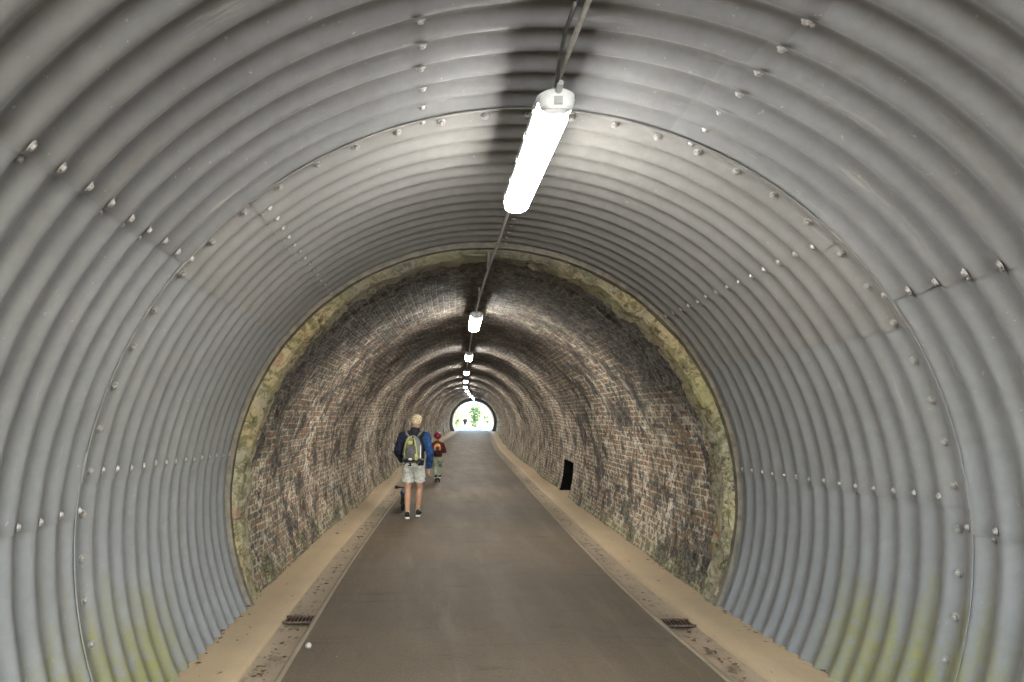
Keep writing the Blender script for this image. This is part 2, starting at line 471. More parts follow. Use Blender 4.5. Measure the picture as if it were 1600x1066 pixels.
# ---------------------------------------------------------------- brick tunnel
tunnel = empty('brick_tunnel', (0,0,0))
tag(tunnel, 'long sooty brick tunnel with pale salts on its bricks, curving away beyond the stone arch', 'tunnel')
ys = []; y = Y_S1-.06
while y < 66:
    ys.append(y); y += .035+.0035*max(0, y-7)
NY0, NY1 = 14.20, 15.50
for tgt in (NY0, NY1):
    k = min(range(len(ys)), key=lambda q: abs(ys[q]-tgt)); ys[k] = tgt
angs = list(np.linspace(-122, 122, 321))
def a_for_z(h):                               # angle on the right wall whose height above the floor is h
    return min(np.linspace(60, 125, 2000), key=lambda q: abs(CC+rb(q)*math.cos(R_(q))-h))
AT, AB = a_for_z(.72), a_for_z(.0)
for tgt in (AT, AB):
    k = min(range(len(angs)), key=lambda q: abs(angs[q]-tgt)); angs[k] = tgt
arc = [0.0]
for i in range(1, len(angs)):
    a, b = R_(angs[i-1]), R_(angs[i]); r = (rb(angs[i-1])+rb(angs[i]))/2
    arc.append(arc[-1]+math.hypot(r*(b-a), rb(angs[i])-rb(angs[i-1])))
mid = arc[len(arc)//2]; arc = [q-mid for q in arc]
def wall_r(a, y):
    ar = R_(a); base = rb(a)
    p = Vector((math.sin(ar)*2, y, math.cos(ar)*2))
    d = .022*mnoise.fractal(p*1.1, 1, 2, 3)+.012*mnoise.fractal(p*6, .8, 2, 3)
    fl = .025*math.sin(y*.9+1.2*math.sin(y*.37))           # lengths of lining that bulge a little
    if abs(y-14.85) < .9 and a > 80: d *= .2; fl *= .3
    return base+d+fl+(.02 if y < 7 else 0)
v = []; uv = []
for i, a in enumerate(angs):
    ar = R_(a)
    for y in ys:
        r = wall_r(a, y)
        v.append((cx(y)+r*math.sin(ar), y, gz(y)+CC+r*math.cos(ar))); uv.append((y, arc[i]))
f = []
ny = len(ys)
for i in range(len(angs)-1):
    for j in range(ny-1):
        if angs[i] >= AT-1e-6 and angs[i+1] <= AB+1e-6 and ys[j] >= NY0-1e-6 and ys[j+1] <= NY1+1e-6: continue
        k = i*ny+j; f.append((k, k+1, k+ny+1, k+ny))
obj('brick_lining', v, f, M['brick'], tunnel, True, uv)
# the black refuge opening low in the right wall
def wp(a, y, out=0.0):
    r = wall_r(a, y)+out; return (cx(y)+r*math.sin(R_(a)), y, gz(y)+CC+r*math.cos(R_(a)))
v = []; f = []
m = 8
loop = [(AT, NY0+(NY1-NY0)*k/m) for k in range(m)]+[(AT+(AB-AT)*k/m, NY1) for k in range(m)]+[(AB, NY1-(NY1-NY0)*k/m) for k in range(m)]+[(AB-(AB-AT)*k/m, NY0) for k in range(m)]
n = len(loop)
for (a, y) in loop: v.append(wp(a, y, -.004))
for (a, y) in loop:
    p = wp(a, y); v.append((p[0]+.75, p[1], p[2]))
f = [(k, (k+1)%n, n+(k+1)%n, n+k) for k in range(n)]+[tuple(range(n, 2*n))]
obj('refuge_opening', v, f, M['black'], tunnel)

# ---------------------------------------------------------------- floor of the tunnel
def strip(name, offs, y0, y1, mat, wob=0.0, dy=.25, seed=0, profile=None):
    ysl = list(np.arange(y0, y1+dy*.5, dy)); v = []; m = len(offs)
    for y in ysl:
        for k, (x, z) in enumerate(offs):
            w = wob*mnoise.noise(Vector((y*1.3, seed, k*0)))+wob*.5*mnoise.noise(Vector((y*5, seed, 9))) if k in (0, m-1) else 0
            zz = z+.004*mnoise.noise(Vector((x*2, y*.9, seed)))*(1 if abs(x) < 3 else 0)
            v.append((cx(y)+x+w, y, gz(y)+zz))
    return tag(obj(name, v, grid_faces(len(ysl), m, 0, True), mat, None, True), kind='structure')
strip('path', [(-1.415+i*2.83/16, .012*(1-(abs(i-8)/8)**2)) for i in range(17)], -4.9, 74.2, M['asphalt'], .010, .12, 1)
for sgn, nm_ in ((-1, 'left'), (1, 'right')):
    e = [(1.385, -.02), (1.405, .008), (1.425, .011), (1.440, .004), (1.446, -.03)]
    g = [(1.43, -.018), (1.48, -.030), (1.55, -.034), (1.62, -.026), (1.69, -.008)]
    s_ = [(1.672, -.06), (1.676, .018), (1.69, .026), (1.85, .030), (2.05, .034), (2.45, .036)]
    for nme, o_, mt, wb in (('edging_strip', e, 'edging', .012), ('gutter', g, 'gutter', 0), ('pavement', s_, 'shelf', .008)):
        o_ = [(sgn*x, z) for x, z in o_]
        if sgn > 0: pass
        strip(nme, o_, -4.9, 74.2, M[mt], wb if nme != 'pavement' else 0, .12, 5*sgn+2)
# base under everything, out to the horizon
t = NT('meadow_ground'); o_ = t.obj
c = t.mix(t.step(t.noise(o_, .5, 5), .35, .65), (.10, .14, .035), (.17, .17, .06))
M['ground'] = t.fin(c, .9, 0, t.bump(t.noise(o_, 8, 4), .6, .05), .2)
xs = [-600,-200,-80,-30,-12,-4,-2.6,0,2.6,4,8,14,20,40,90,220,600]
yl = [-400,-100,-40,-14,-12,0,6,20,40,60,70,74,78,90,110,130,170,260,500,1200]
v = []
for x in xs:
    for y in yl:
        v.append((x, y, (gz(y) if y > 5 else 0)-.12))
tag(obj('ground', v, grid_faces(len(xs), len(yl)), M['ground'], None, True), kind='structure')
t = NT('gravel_path'); c = t.mix(t.noise(t.obj, 3, 5), (.46, .45, .43), (.58, .57, .54)); M['gravel'] = t.fin(c, .9, 0, t.bump(t.noise(t.obj, 60), .5, .01), .2)
strip('outer_path', [(-2.2, -.06), (-1, -.02), (0, 0), (1, -.02), (2.2, -.06)], 74.2, 168, M['gravel'], .2, 1.0, 3)
strip('outer_path', [(-7, -.06), (-2, -.02), (0, 0), (2, -.02), (7, -.06)], -40, -4.95, M['gravel'], .2, 1.0, 4)  # unseen ground behind the camera, made wide and pale to bounce light in

# drain grates
def grate(sgn, y, label):
    x0 = cx(y)+sgn*1.56
    g = empty('drain_grate', (x0, y, 0))
    tag(g, label, 'drain grate', 'drain grates in the gutters')
    W, D = .31, .19; vs = []
    for z in (-.008, .008):
        for (w, d) in ((W/2, D/2), (W/2-.014, D/2-.014)): vs += [(-w,-d,z), (w,-d,z), (w,d,z), (-w,d,z)]
    fs = []
    for k in range(4):
        n = (k+1)%4
        fs += [(k,n,8+n,8+k), (4+k,12+k,12+n,4+n), (8+k,8+n,12+n,12+k), (k,4+k,4+n,n)]
    obj('frame', vs, fs, M['iron'], g)
    for k in range(9):
        s = MB(); s.box((-W/2+.03+k*(W-.06)/8, 0, -.002), (.010, D-.030, .010)); s.build('bar', M['iron'], g)
    p = MB(); p.box((0,0,-.013), (W-.016, D-.016, .004)); p.build('sump', M['black'], g)
    return g
grate(-1, 5.90, 'rusty rectangular drain grate set in the left gutter by the stone arch')
grate(1, 5.80, 'rusty rectangular drain grate set in the right gutter by the stone arch')
# white ball
b = MB(); b.ell((0,0,0), (.0225,.0225,.0225), None, 20, 14)
o = b.build('ball', M['ball'], None, True); o.location = (-.855, 5.1, .0295)
tag(o, 'small white ball lying on the asphalt near the left gutter', 'ball')
# leaves caught in the gutters and along the foot of the wall
b = MB(); rng = random.Random(3)
def leaf(x, y, z, s):
    q = Matrix.Rotation(rng.uniform(0, 2*PI), 3, 'Z') @ Matrix.Rotation(rng.uniform(-.5,.5), 3, 'X')
    pts = [(-1,0,0),(-.4,.45,.12),(.3,.40,.15),(1,0,.05),(.3,-.42,.1),(-.4,-.4,.06)]
    b.add([Vector((x,y,z))+q @ (Vector(p)*s) for p in pts], [(0,1,2,3,4,5)])
for k in range(1900):
    y = 3.0+rng.random()**1.6*30; sgn = rng.choice((-1,1))
    if mnoise.noise(Vector((y*1.6, sgn*3, 0))) < -.05 and rng.random() < .8: continue
    if rng.random() < .72: off, z = rng.gauss(1.56, .04), -.022
    elif rng.random() < .7: off, z = rng.uniform(1.97, 2.08), .042
    else: off, z = rng.uniform(1.70, 2.05), .040
    if z < 0: off = min(1.655, max(1.47, off))
    leaf(cx(y)+sgn*off, y, gz(y)+z, rng.choice((rng.uniform(.006,.016), rng.uniform(.012, .032))))
o = b.build('leaf_litter', M['leaf_litter']); tag(o, 'dead brown leaves and grit lying in the gutters', 'leaves', kind='stuff')

# ---------------------------------------------------------------- lamps and conduit
def lamp_proto():
    g = empty('batten_lamp')
    L, W = 1.42, .150
    # stadium outline in plan, lofted through heights (z = 0 is the lowest point of the diffuser)
    def outline(l, w, rr, n=8):
        pts = []
        for (sx, sy, a0) in ((1,1,0), (-1,1,90), (-1,-1,180), (1,-1,270)):
            for k in range(n+1):
                a = R_(a0+90*k/n)
                pts.append((sx*(w/2-rr)+rr*math.cos(a), sy*(l/2-rr)+rr*math.sin(a)))
        return pts
    def loft(layers, name, mat):
        v = []; f = []
        for (l, w, rr, z) in layers:
            v += [(x, y, z) for x, y in outline(l, w, rr)]
        n = len(outline(1, .5, .1)); m = len(layers)
        for i in range(m-1):
            for k in range(n): f.append((i*n+k, i*n+(k+1)%n, (i+1)*n+(k+1)%n, (i+1)*n+k))
        f.append(tuple(range(n))[::-1]); f.append(tuple(range((m-1)*n, m*n)))
        return obj(name, v, f, mat, g, False)
    loft([(1.24,.085,.040,0), (1.28,.115,.055,.008), (1.31,.134,.064,.022), (1.32,.140,.068,.052)], 'diffuser', M['diffuser']).location = (0,.045,0)
    loft([(.062,.10,.03,.010), (.072,.132,.035,.022), (.078,.146,.038,.052)], 'end_cap', M['lamp_body']).location = (0,-.664,0)
    body = loft([(L-.005,.148,.070,.053), (L,.154,.074,.060), (L,.154,.074,.078), (L-.04,.11,.05,.092)], 'body', M['lamp_body'])
    for sy in (-.55, -.28, 0, .28, .55):
        for sx in (-1, 1):
            c = MB(); c.box((sx*.0785, sy, .070), (.004, .028, .020)); c.build('clip', M['lamp_body'], g)
    e = MB(); e.box((0, -.690, .036), (.034, .040, .030)); e.tube((0,-.69,.070), (0,-.75,.085), .016, .013, 10)
    e.build('cable_gland', M['clip'], g)
    for sy in (-.42, .42):
        h = MB(); h.box((0, sy, .145), (.03, .03, .11)); h.build('hanger', M['conduit_dark'], g)
    return g
proto = lamp_proto()
ords = ['nearest', 'second', 'third', 'fourth', 'fifth', 'sixth', 'seventh', 'eighth', 'ninth', 'tenth', 'eleventh', 'farthest']
kids = list(proto.children)
def place_lamp(o, y):
    o.location = (cx(y)+.045, y, gz(y)+2.865)
    o.rotation_euler = (math.atan((gz(y+.5)-gz(y-.5))), 0, -math.atan(cx(y+.5)-cx(y-.5)))
for k in range(-1, 12):
    y = 3.535+5.8*k
    if k == -1: o = proto
    else:
        o = proto.copy(); link(o)
        for ch in kids:
            if k > 3 and ch.name.split('.')[0] in ('clip', 'cable_gland'): continue
            c = ch.copy(); link(c); c.parent = o
    place_lamp(o, y)
    if k == 0: lb = 'nearest lit white batten lamp, hung under the steel culvert crown'
    elif k > 0: lb = '%s lit lamp from the camera in the row along the brick crown' % ords[k]
    else: lb = 'lit batten lamp behind the camera in the culvert'
    tag(o, lb, 'lamp', 'batten lamps along the crown of the tunnel')
cond = empty('light_conduit', (0,0,0)); tag(cond, 'thin metal conduit pipe running from lamp to lamp along the crown', 'conduit')
for k in range(-1, 12):
    y0 = 3.535+5.8*k+.62; y1 = y0+5.8-1.24
    if k == 11: y1 = 73.5
    p = MB(); pts = []
    for i in range(12):
        y = y0+(y1-y0)*i/11; s = max(0, math.sin(PI*i/11))
        pts.append((cx(y)+.045+.008*mnoise.noise(Vector((y,0,0))), y, gz(y)+2.985-.006*s))
    p.path(pts, .0105, 10); p.build('pipe', M['conduit'], cond, True)
    for i in (1, 5, 9):
        x, y, z = pts[i]; c = MB()
        c.box((x, y, z+.03), (.034, .03, .05)); c.box((x, y, z+.09), (.018, .02, .09))
        if k < 5: c.build('clamp', M['conduit_dark'], cond)
    if k in (-1, 0):                          # the short dark cable that leaves the pipe for the lamp
        e = MB(); yq = 3.535+5.8*(k+1)-.80
        e.path([(cx(yq)+.015, yq-.38, gz(yq)+3.01), (cx(yq)+.005, yq-.28, 2.98+gz(yq)), (cx(yq)+.01, yq-.12, 2.965+gz(yq)), (cx(yq)+.025, yq+.02, 2.94+gz(yq))], .008, 8)
        e.build('cable', M['conduit_dark'], cond, True)
# ---------------------------------------------------------------- people
def fuse(name, prims, mat, parent, voxel=.008, smooth=3, wrinkle=0.0, wscale=14, seed=0):
    b = MB()
    for p in prims:
        k = p[0]
        if k == 'c':                           # rounded, tapering limb
            _, p0, p1, r0, r1 = p
            b.tube(p0, p1, r0, r1, 18); b.ell(p0, (r0,)*3, None, 18, 12); b.ell(p1, (r1,)*3, None, 18, 12)
        elif k == 't': b.tube(p[1], p[2], p[3], p[4], 22)          # flat-ended (a hem)
        elif k == 'e': b.ell(p[1], p[2], p[3] if len(p) > 3 else None, 22, 16)
        elif k == 'b': b.box(p[1], p[2], p[3] if len(p) > 3 else None)
    o = obj(name, b.v, b.f, mat, None, True)
    m = o.modifiers.new('r', 'REMESH'); m.mode = 'VOXEL'; m.voxel_size = voxel; m.use_smooth_shade = True
    if smooth:
        s = o.modifiers.new('s', 'SMOOTH'); s.iterations = smooth; s.factor = .5
    dg = bpy.context.evaluated_depsgraph_get(); dg.update()
    me = bpy.data.meshes.new_from_object(o.evaluated_get(dg)); old = o.data
    o.modifiers.clear(); o.data = me; me.name = name
    if wrinkle:
        for v in me.vertices:
            p = v.co; q = Vector((p.x*wscale, p.y*wscale, p.z*wscale*1.6+3*p.x*wscale*.3+seed))
            v.co = p+v.normal*(wrinkle*mnoise.fractal(q, 1, 2, 2))
    me.polygons.foreach_set('use_smooth', [True]*len(me.polygons))
    bpy.data.meshes.remove(old)
    if not me.materials: me.materials.append(mat)
    o.parent = parent
    return o
def cloth(name, col, rough=.85, var=.2): return simple(name, col, rough, 0, 22, var, .3, .004, .25)
M['skin'] = simple('skin_tone', (.44, .25, .17), .55, 0, 18, .12, .1)
M['hair'] = simple('hair_blond', (.56, .47, .31), .6, 0, 45, .5, .8, .01)
M['jacket_black'] = cloth('jacket_cloth_black', (.014, .015, .020))
M['jacket_blue'] = cloth('jacket_cloth_blue', (.018, .058, .165))
M['jacket_shaded'] = cloth('jacket_cloth_shaded', (.010, .014, .028))  # left sleeve: its shadow is put into the cloth colour
M['shorts'] = cloth('shorts_cloth', (.58, .60, .58))
M['pack_grey'] = cloth('pack_cloth_grey', (.085, .085, .092))
M['pack_light'] = cloth('pack_cloth_light', (.17, .18, .17))
M['lime'] = cloth('pack_piping_lime', (.40, .42, .12))
M['white'] = cloth('white_patch', (.75, .75, .74), .6, .05)
M['shoe'] = cloth('shoe_black', (.02, .02, .024), .6)
M['sole'] = cloth('shoe_sole', (.72, .71, .68), .6, .08)
M['sock'] = cloth('sock_cloth', (.45, .43, .40))
M['maroon'] = cloth('jacket_cloth_maroon', (.09, .018, .014))
M['helmet'] = simple('helmet_shell', (.17, .008, .03), .3, 0, 20, .1, .02)
M['orange'] = cloth('pack_cloth_orange', (.62, .30, .12))
M['trousers'] = cloth('trousers_cloth', (.27, .31, .24))
M['dark'] = cloth('dark_cloth', (.02, .022, .025)); M['darkest'] = simple('walker_cloth', (.002, .002, .0025), 1, 0, 22, .2, .3, .004, 0.0)
M['rubber'] = simple('rubber', (.015, .015, .017), .6, 0, 40, .2, .1)
M['bike_blue'] = simple('bike_paint', (.02, .03, .09), .35, 0, 20, .1, .02)
M['grip_red'] = simple('grip_rubber_red', (.07, .010, .014), .6, 0, 40, .2, .1)
M['alloy'] = simple('alloy', (.5, .5, .5), .35, .7, 40, .1, .05)

def hand(c, d, side, s=1.0):
    """palm and five curled fingers; c = wrist, d = direction of the palm, side = +1 thumb towards +x"""
    c = Vector(c); d = Vector(d).normalized(); fwd = Vector((0,1,0)); fwd = (fwd-d*fwd.dot(d)).normalized(); lat = d.cross(fwd)*side
    out = [('c', c, c+d*.075*s+fwd*.008, .021*s, .024*s), ('c', c+d*.03*s+fwd*.022*s, c+d*.085*s+fwd*.03*s, .018*s, .016*s), ('c', c+d*.03*s-fwd*.022*s, c+d*.085*s-fwd*.026*s, .018*s, .015*s)]
    for k, (off, L) in enumerate(((.032,.062),(.011,.070),(-.010,.066),(-.030,.052))):
        a = c+d*.085*s+fwd*off*s; b = a+d*L*.5*s+lat*.010*s; e = b+d*L*.32*s+lat*.026*s
        out += [('c', a, b, .0095*s, .0085*s), ('c', b, e, .0085*s, .0075*s)]
    a = c+d*.03*s+fwd*.03*s; b = a+d*.035*s+fwd*.022*s+lat*.012*s
    out += [('c', a, b, .012*s, .010*s), ('c', b, b+d*.03*s+lat*.010*s, .010*s, .008*s)]
    return out
def head(c, s=1.0, yaw=0.0):
    """c = centre of the skull; looks along +y turned by yaw"""
    q = Matrix.Rotation(yaw, 3, 'Z'); c = Vector(c)
    P = lambda x, y, z: c+q @ Vector((x*s, y*s, z*s))
    o = [('e', P(0,-.012,.012), (.074*s,.092*s,.095*s), q), ('e', P(0,.030,-.045), (.056*s,.062*s,.068*s), q),
         ('c', P(0,.092,.004), P(0,.108,-.026), .009*s, .014*s), ('e', P(0,.082,-.058), (.026*s,.014*s,.008*s), q), ('e', P(0,.072,-.093), (.024*s,.022*s,.018*s), q)]
    for x in (-1, 1):
        o += [('e', P(x*.078,0,-.018), (.010*s,.020*s,.032*s), q), ('e', P(x*.030,.080,.006), (.014*s,.010*s,.010*s), q)]
    return o
def shoe(parent, ankle, toe_dir, s=1.0, lift=0.0, mat='shoe', sole='sole'):
    """ankle = x, y of the heel on the ground (z = sole bottom); toe_dir = angle from +y"""
    q = Matrix.Rotation(-toe_dir, 3, 'Z') @ Matrix.Rotation(-lift, 3, 'X'); a = Vector(ankle)
    T = lambda x, y, z: a+q @ Vector((x*s, y*s, z*s))
    sh = fuse('shoe', [('c', T(0,.03,.06), T(0,.02,.085), .040*s, .038*s), ('c', T(0,.03,.05), T(0,.17,.042), .038*s, .036*s), ('c', T(0,.17,.042), T(.005,.235,.034), .036*s, .026*s)], M[mat], parent, .006*max(s,.8), 2)
    fuse('sole', [('c', T(0,.015,.020), T(.0,.10,.016), .040*s*.62, .018*s), ('b', T(0,.03,.016), (.070*s,.08*s,.030*s), q), ('b', T(0,.12,.014), (.062*s,.12*s,.024*s), q), ('b', T(0,.205,.013), (.060*s,.075*s,.020*s), q)], M[sole], sh, .005*max(s,.8), 2)
    return sh

# --- the man, walking away
mx, my = -.245, 11.5; mz = gz(my)+.006
man = empty('person', (0,0,0)); man.location = (mx, my, mz)
tag(man, 'fair-haired adult in blue-sleeved black jacket and pale shorts, walking away along the path', 'person')
V = Vector
hipL, kneeL, ankL = V((-.065,.10,.87)), V((-.080,.13,.47)), V((-.080,.02,.095))
hipR, kneeR, ankR = V((.105,.10,.87)), V((.115,.27,.48)), V((.085,.30,.100))
shL, elL, wrL = V((-.150,.02,1.345)), V((-.235,-.01,1.09)), V((-.175,.19,.93))
shR, elR, wrR = V((.205,.02,1.345)), V((.285,-.03,1.07)), V((.268,.10,.835))
neck = V((.035,.06,1.42)); hc = V((.065,.10,1.575))
hR = V((.262,.105,.82)); hL = V((-.16,.23,.92))
body = [('c', neck-V((0,0,.03)), hc-V((0,.02,.06)), .055, .052), ('e', (.025,.04,1.20), (.155,.105,.20)), ('e', (.02,.07,.95), (.150,.10,.13)),
        ('c', (.03,.045,1.34), shL, .045, .045), ('c', (.03,.045,1.34), shR, .045, .045),
        ('c', shL, elL, .050, .040), ('c', elL, wrL, .040, .027), ('c', shR, elR, .050, .040), ('c', elR, wrR, .040, .027),
        ('c', hipL, kneeL, .085, .056), ('c', kneeL, (kneeL+ankL)/2+V((0,-.02,.06)), .052, .057), ('c', (kneeL+ankL)/2+V((0,-.02,.06)), ankL, .057, .034),
        ('c', hipR, kneeR, .085, .056), ('c', kneeR, (kneeR+ankR)/2+V((0,-.02,.06)), .052, .057), ('c', (kneeR+ankR)/2+V((0,-.02,.06)), ankR, .057, .034),
        ('c', ankL, ankL+V((0,.09,-.04)), .035, .030), ('c', ankR, ankR+V((0,.09,-.04)), .035, .030)]
body += head(hc, 1.0, .12)+hand(hR, (-.05,.12,-1), 1)+hand(hL, (.5,.6,-.35), -1)
fuse('body', body, M['skin'], man, .0058, 1)
fuse('hair', [('e', hc+V((0,-.014,.026)), (.092,.104,.092)), ('e', hc+V((0,-.050,-.012)), (.076,.056,.050)), ('e', hc+V((0,.04,.070)), (.070,.055,.040))], M['hair'], man, .007, 2, .007, 26)
fuse('collar', [('t', neck+V((0,-.012,-.06)), neck+V((.012,.0,.055)), .088, .074)], M['dark'], man, .008, 2, .006)
torso = [('e', (.027,.04,1.19), (.195,.135,.24)), ('t', (.020,.065,.865), (.025,.05,1.16), .165, .180), ('c', (.03,.03,1.355), shL+V((.01,0,-.005)), .088, .072), ('c', (.03,.03,1.355), shR+V((-.01,0,-.005)), .088, .072)]
jk = fuse('jacket', torso, M['jacket_black'], man, .010, 4, .014, 9)
def squash(o, y0, k):                          # a torso is wider than deep
    for v in o.data.vertices: v.co.y = y0+(v.co.y-y0)*k
squash(jk, .05, .86)
fuse('sleeve', [('c', shR+V((.012,0,-.01)), elR, .073, .066), ('c', elR, elR+(wrR-elR)*.55, .066, .056), ('t', elR+(wrR-elR)*.5, wrR+(wrR-elR)*.05, .058, .047)], M['jacket_blue'], man, .008, 2, .016, 12)
fuse('sleeve', [('c', shL+V((-.012,0,-.01)), elL, .073, .066), ('c', elL, elL+(wrL-elL)*.55, .066, .056), ('t', elL+(wrL-elL)*.5, wrL, .058, .047)], M['jacket_shaded'], man, .008, 2, .016, 12, 5)
sh_ = [('e', (.02,.085,.88), (.165,.13,.10)), ('t', (-.050,.09,.92), kneeL+V((0,0,.125)), .108, .100), ('t', (.095,.09,.92), kneeR+V((0,-.03,.125)), .108, .098), ('t', (.02,.08,.84), (.02,.07,.94), .155, .158)]
fuse('shorts', sh_, M['shorts'], man, .008, 2, .016, 11)
for a, h in ((ankL, V((-.082,-.045,.0))), (ankR, V((.085,.245,.0)))):
    fuse('sock', [('t', a+V((0,.0,-.04)), a+V((0,0,.035)), .040, .039)], M['sock'], man, .006, 1)
shoe(man, (ankL.x, -.035, 0), R_(-6), 1.0, 0)
shoe(man, (ankR.x, .24, 0), R_(9), 1.0, R_(-3))

# --- his backpack: worn, a thing of its own
bp = empty('backpack', (0,0,0)); bp.location = (mx+.005, my, mz)
tag(bp, 'grey backpack with lime piping and a white bottom patch worn on the adult\'s back', 'backpack')
Y0 = -.085
sack = fuse('sack', [('e', (0,Y0-.03,1.13), (.150,.105,.225)), ('b', (0,Y0-.02,1.05), (.25,.13,.27)), ('e', (0,Y0-.04,1.24), (.125,.09,.115)), ('c', (-.08,Y0-.05,1.0), (.08,Y0-.05,1.0), .07, .07)], M['pack_light'], bp, .008, 5, .006)
fuse('front_pocket', [('b', (-.015,Y0-.125,1.075), (.16,.05,.20)), ('e', (-.015,Y0-.125,1.08), (.095,.045,.12))], M['pack_grey'], bp, .006, 5, .004)
fuse('upper_pocket', [('e', (-.03,Y0-.110,1.235), (.055,.03,.035))], M['lime'], bp, .006, 2, .004)
fuse('base', [('b', (0,Y0-.05,.955), (.235,.15,.055)), ('c', (-.10,Y0-.06,.965), (.10,Y0-.06,.965), .042, .042)], M['dark'], bp, .007, 3, .004)
def piping(pts, name='piping', mat='lime', r=.0085):
    b = MB(); b.path(pts, r, 8); return b.build(name, M[mat], bp, True)
arcp = [(-.118,Y0-.100,.98), (-.128,Y0-.112,1.06), (-.124,Y0-.116,1.15), (-.10,Y0-.112,1.24), (-.06,Y0-.10,1.31), (0,Y0-.085,1.34)]
piping(arcp); piping([(.068,Y0-.145,.98), (.070,Y0-.155,1.06), (.060,Y0-.155,1.15), (.045,Y0-.14,1.24), (.02,Y0-.12,1.31)], r=.010)
fuse('pull_tab', [('b', (.060,Y0-.150,1.01), (.042,.022,.10))], M['lime'], bp, .005, 2)
fuse('side_stripe', [('b', (.128,Y0-.085,1.09), (.016,.05,.20))], M['white'], bp, .005, 2)
fuse('patch', [('e', (-.035,Y0-.148,.975), (.032,.012,.020))], M['white'], bp, .005, 1)
b = MB(); b.path([(0,Y0-.085,1.345), (.015,Y0-.12,1.30), (.018,Y0-.14,1.25), (.012,Y0-.15,1.20)], .011, 8); b.build('buckle_strap', M['dark'], bp, True)
for sx, x1 in ((-1, -.135), (1, .195)):
    b = MB(); x0 = .07*sx+.01
    b.path([(x0,Y0+.02,1.33), (x0+sx*.035,Y0+.035,1.375), (x1*.85,.02,1.433), (x1*.85,.10,1.40), (x1*.8,.165,1.30), (x1*.8,.175,1.15), (x1*.95,.12,1.02), (x0+sx*.09,0,.96), (x0+sx*.06,Y0+.02,.97)], .017, 8)
    b.build('shoulder_strap', M['pack_light'], bp, True)

# --- the child on a kick scooter
kx, ky = .235, 17.6; kz = gz(ky)+.006
ch = empty('person'); ch.location = (kx, ky, kz)
tag(ch, 'child in maroon helmet and jacket with pale green trousers, ahead of the adult', 'person')
nk = V((.01,.10,1.0)); hc2 = V((.02,.12,1.115))
sL, eL, wL = V((-.115,.06,.93)), V((-.175,.08,.76)), V((-.14,.30,.74))
sR, eR, wR = V((.130,.06,.93)), V((.195,.08,.76)), V((.15,.30,.74))
hpL, knL, anL = V((-.045,.06,.58)), V((-.035,.13,.37)), V((-.020,.05,.17))
hpR, knR, anR = V((.065,.06,.58)), V((.060,.16,.38)), V((.045,.16,.17))
bd = [('c', nk-V((0,0,.03)), hc2-V((0,.02,.05)), .040, .042), ('e', (.01,.06,.82), (.11,.08,.16)), ('e', (.01,.06,.62), (.105,.08,.09)),
      ('c', (.01,.06,.93), sL, .05, .042), ('c', (.01,.06,.93), sR, .05, .042), ('c', sL, eL, .036, .030), ('c', eL, wL, .030, .022), ('c', sR, eR, .036, .030), ('c', eR, wR, .030, .022),
      ('c', hpL, knL, .060, .043), ('c', knL, anL, .043, .028), ('c', hpR, knR, .060, .043), ('c', knR, anR, .043, .028), ('c', anL, anL+V((0,.07,-.03)), .027, .022), ('c', anR, anR+V((0,.07,-.03)), .027, .022)]
bd += head(hc2, .82, 0)+hand(wL, (.1,1,-.1), 1, .75)+hand(wR, (-.1,1,-.1), -1, .75)
fuse('body', bd, M['skin'], ch, .0068, 1)
hm = fuse('helmet', [('e', hc2+V((0,-.01,.035)), (.098,.118,.090)), ('c', hc2+V((0,-.06,.0)), hc2+V((0,-.05,.03)), .062, .06)], M['helmet'], ch, .007, 2)
fuse('jacket', [('e', (.01,.06,.82), (.140,.105,.165)), ('t', (.01,.06,.625), (.01,.06,.82), .120, .132), ('c', (.01,.06,.92), sL, .064, .056), ('c', (.01,.06,.92), sR, .064, .056), ('t', nk-V((0,0,.04)), nk+V((0,0,.03)), .055, .05)], M['maroon'], ch, .009, 3, .010, 12)
for s_, e_, w_ in ((sL,eL,wL), (sR,eR,wR)):
    fuse('sleeve', [('c', s_, e_, .056, .049), ('c', e_, e_+(w_-e_)*.5, .049, .042), ('t', e_+(w_-e_)*.45, w_, .042, .034)], M['maroon'], ch, .008, 2, .010, 14)
fuse('trousers', [('e', (.01,.06,.61), (.112,.09,.09)), ('c', hpL, knL, .074, .060), ('t', knL, anL+V((0,0,-.02)), .062, .052), ('c', knL, knL+V((0,0,-.01)), .06, .06), ('c', hpR, knR, .074, .060), ('t', knR, anR+V((0,0,-.02)), .062, .052), ('c', knR, knR+V((0,0,-.01)), .06, .06)], M['trousers'], ch, .008, 2, .014, 14)
shoe(ch, (anL.x-.01, -.01, .088), R_(-4), .78); shoe(ch, (anR.x+.02, .12, .088), R_(6), .78)
kp = empty('backpack'); kp.location = (kx+.01, ky, kz)
tag(kp, 'small round orange and black backpack worn on the child\'s back', 'backpack')
fuse('sack', [('e', (0,-.075,.845), (.088,.062,.115)), ('b', (0,-.06,.79), (.15,.08,.10))], M['orange'], kp, .007, 4, .004)
fuse('lower_pocket', [('e', (0,-.095,.755), (.085,.055,.055))], M['dark'], kp, .007, 2, .004)
fuse('motif', [('e', (0,-.135,.845), (.045,.012,.05))], M['grip_red'], kp, .005, 1)
for sx in (-1, 1):
    b = MB(); b.path([(sx*.05,-.03,.94), (sx*.07,.02,1.005), (sx*.085,.10,.985), (sx*.09,.165,.90), (sx*.10,.165,.78), (sx*.10,.05,.72), (sx*.07,-.04,.74)], .011, 8); b.build('shoulder_strap', M['dark'], kp, True)
sc = empty('kick_scooter'); sc.location = (kx+.01, ky, kz)
tag(sc, 'black kick scooter under the child in maroon', 'scooter')
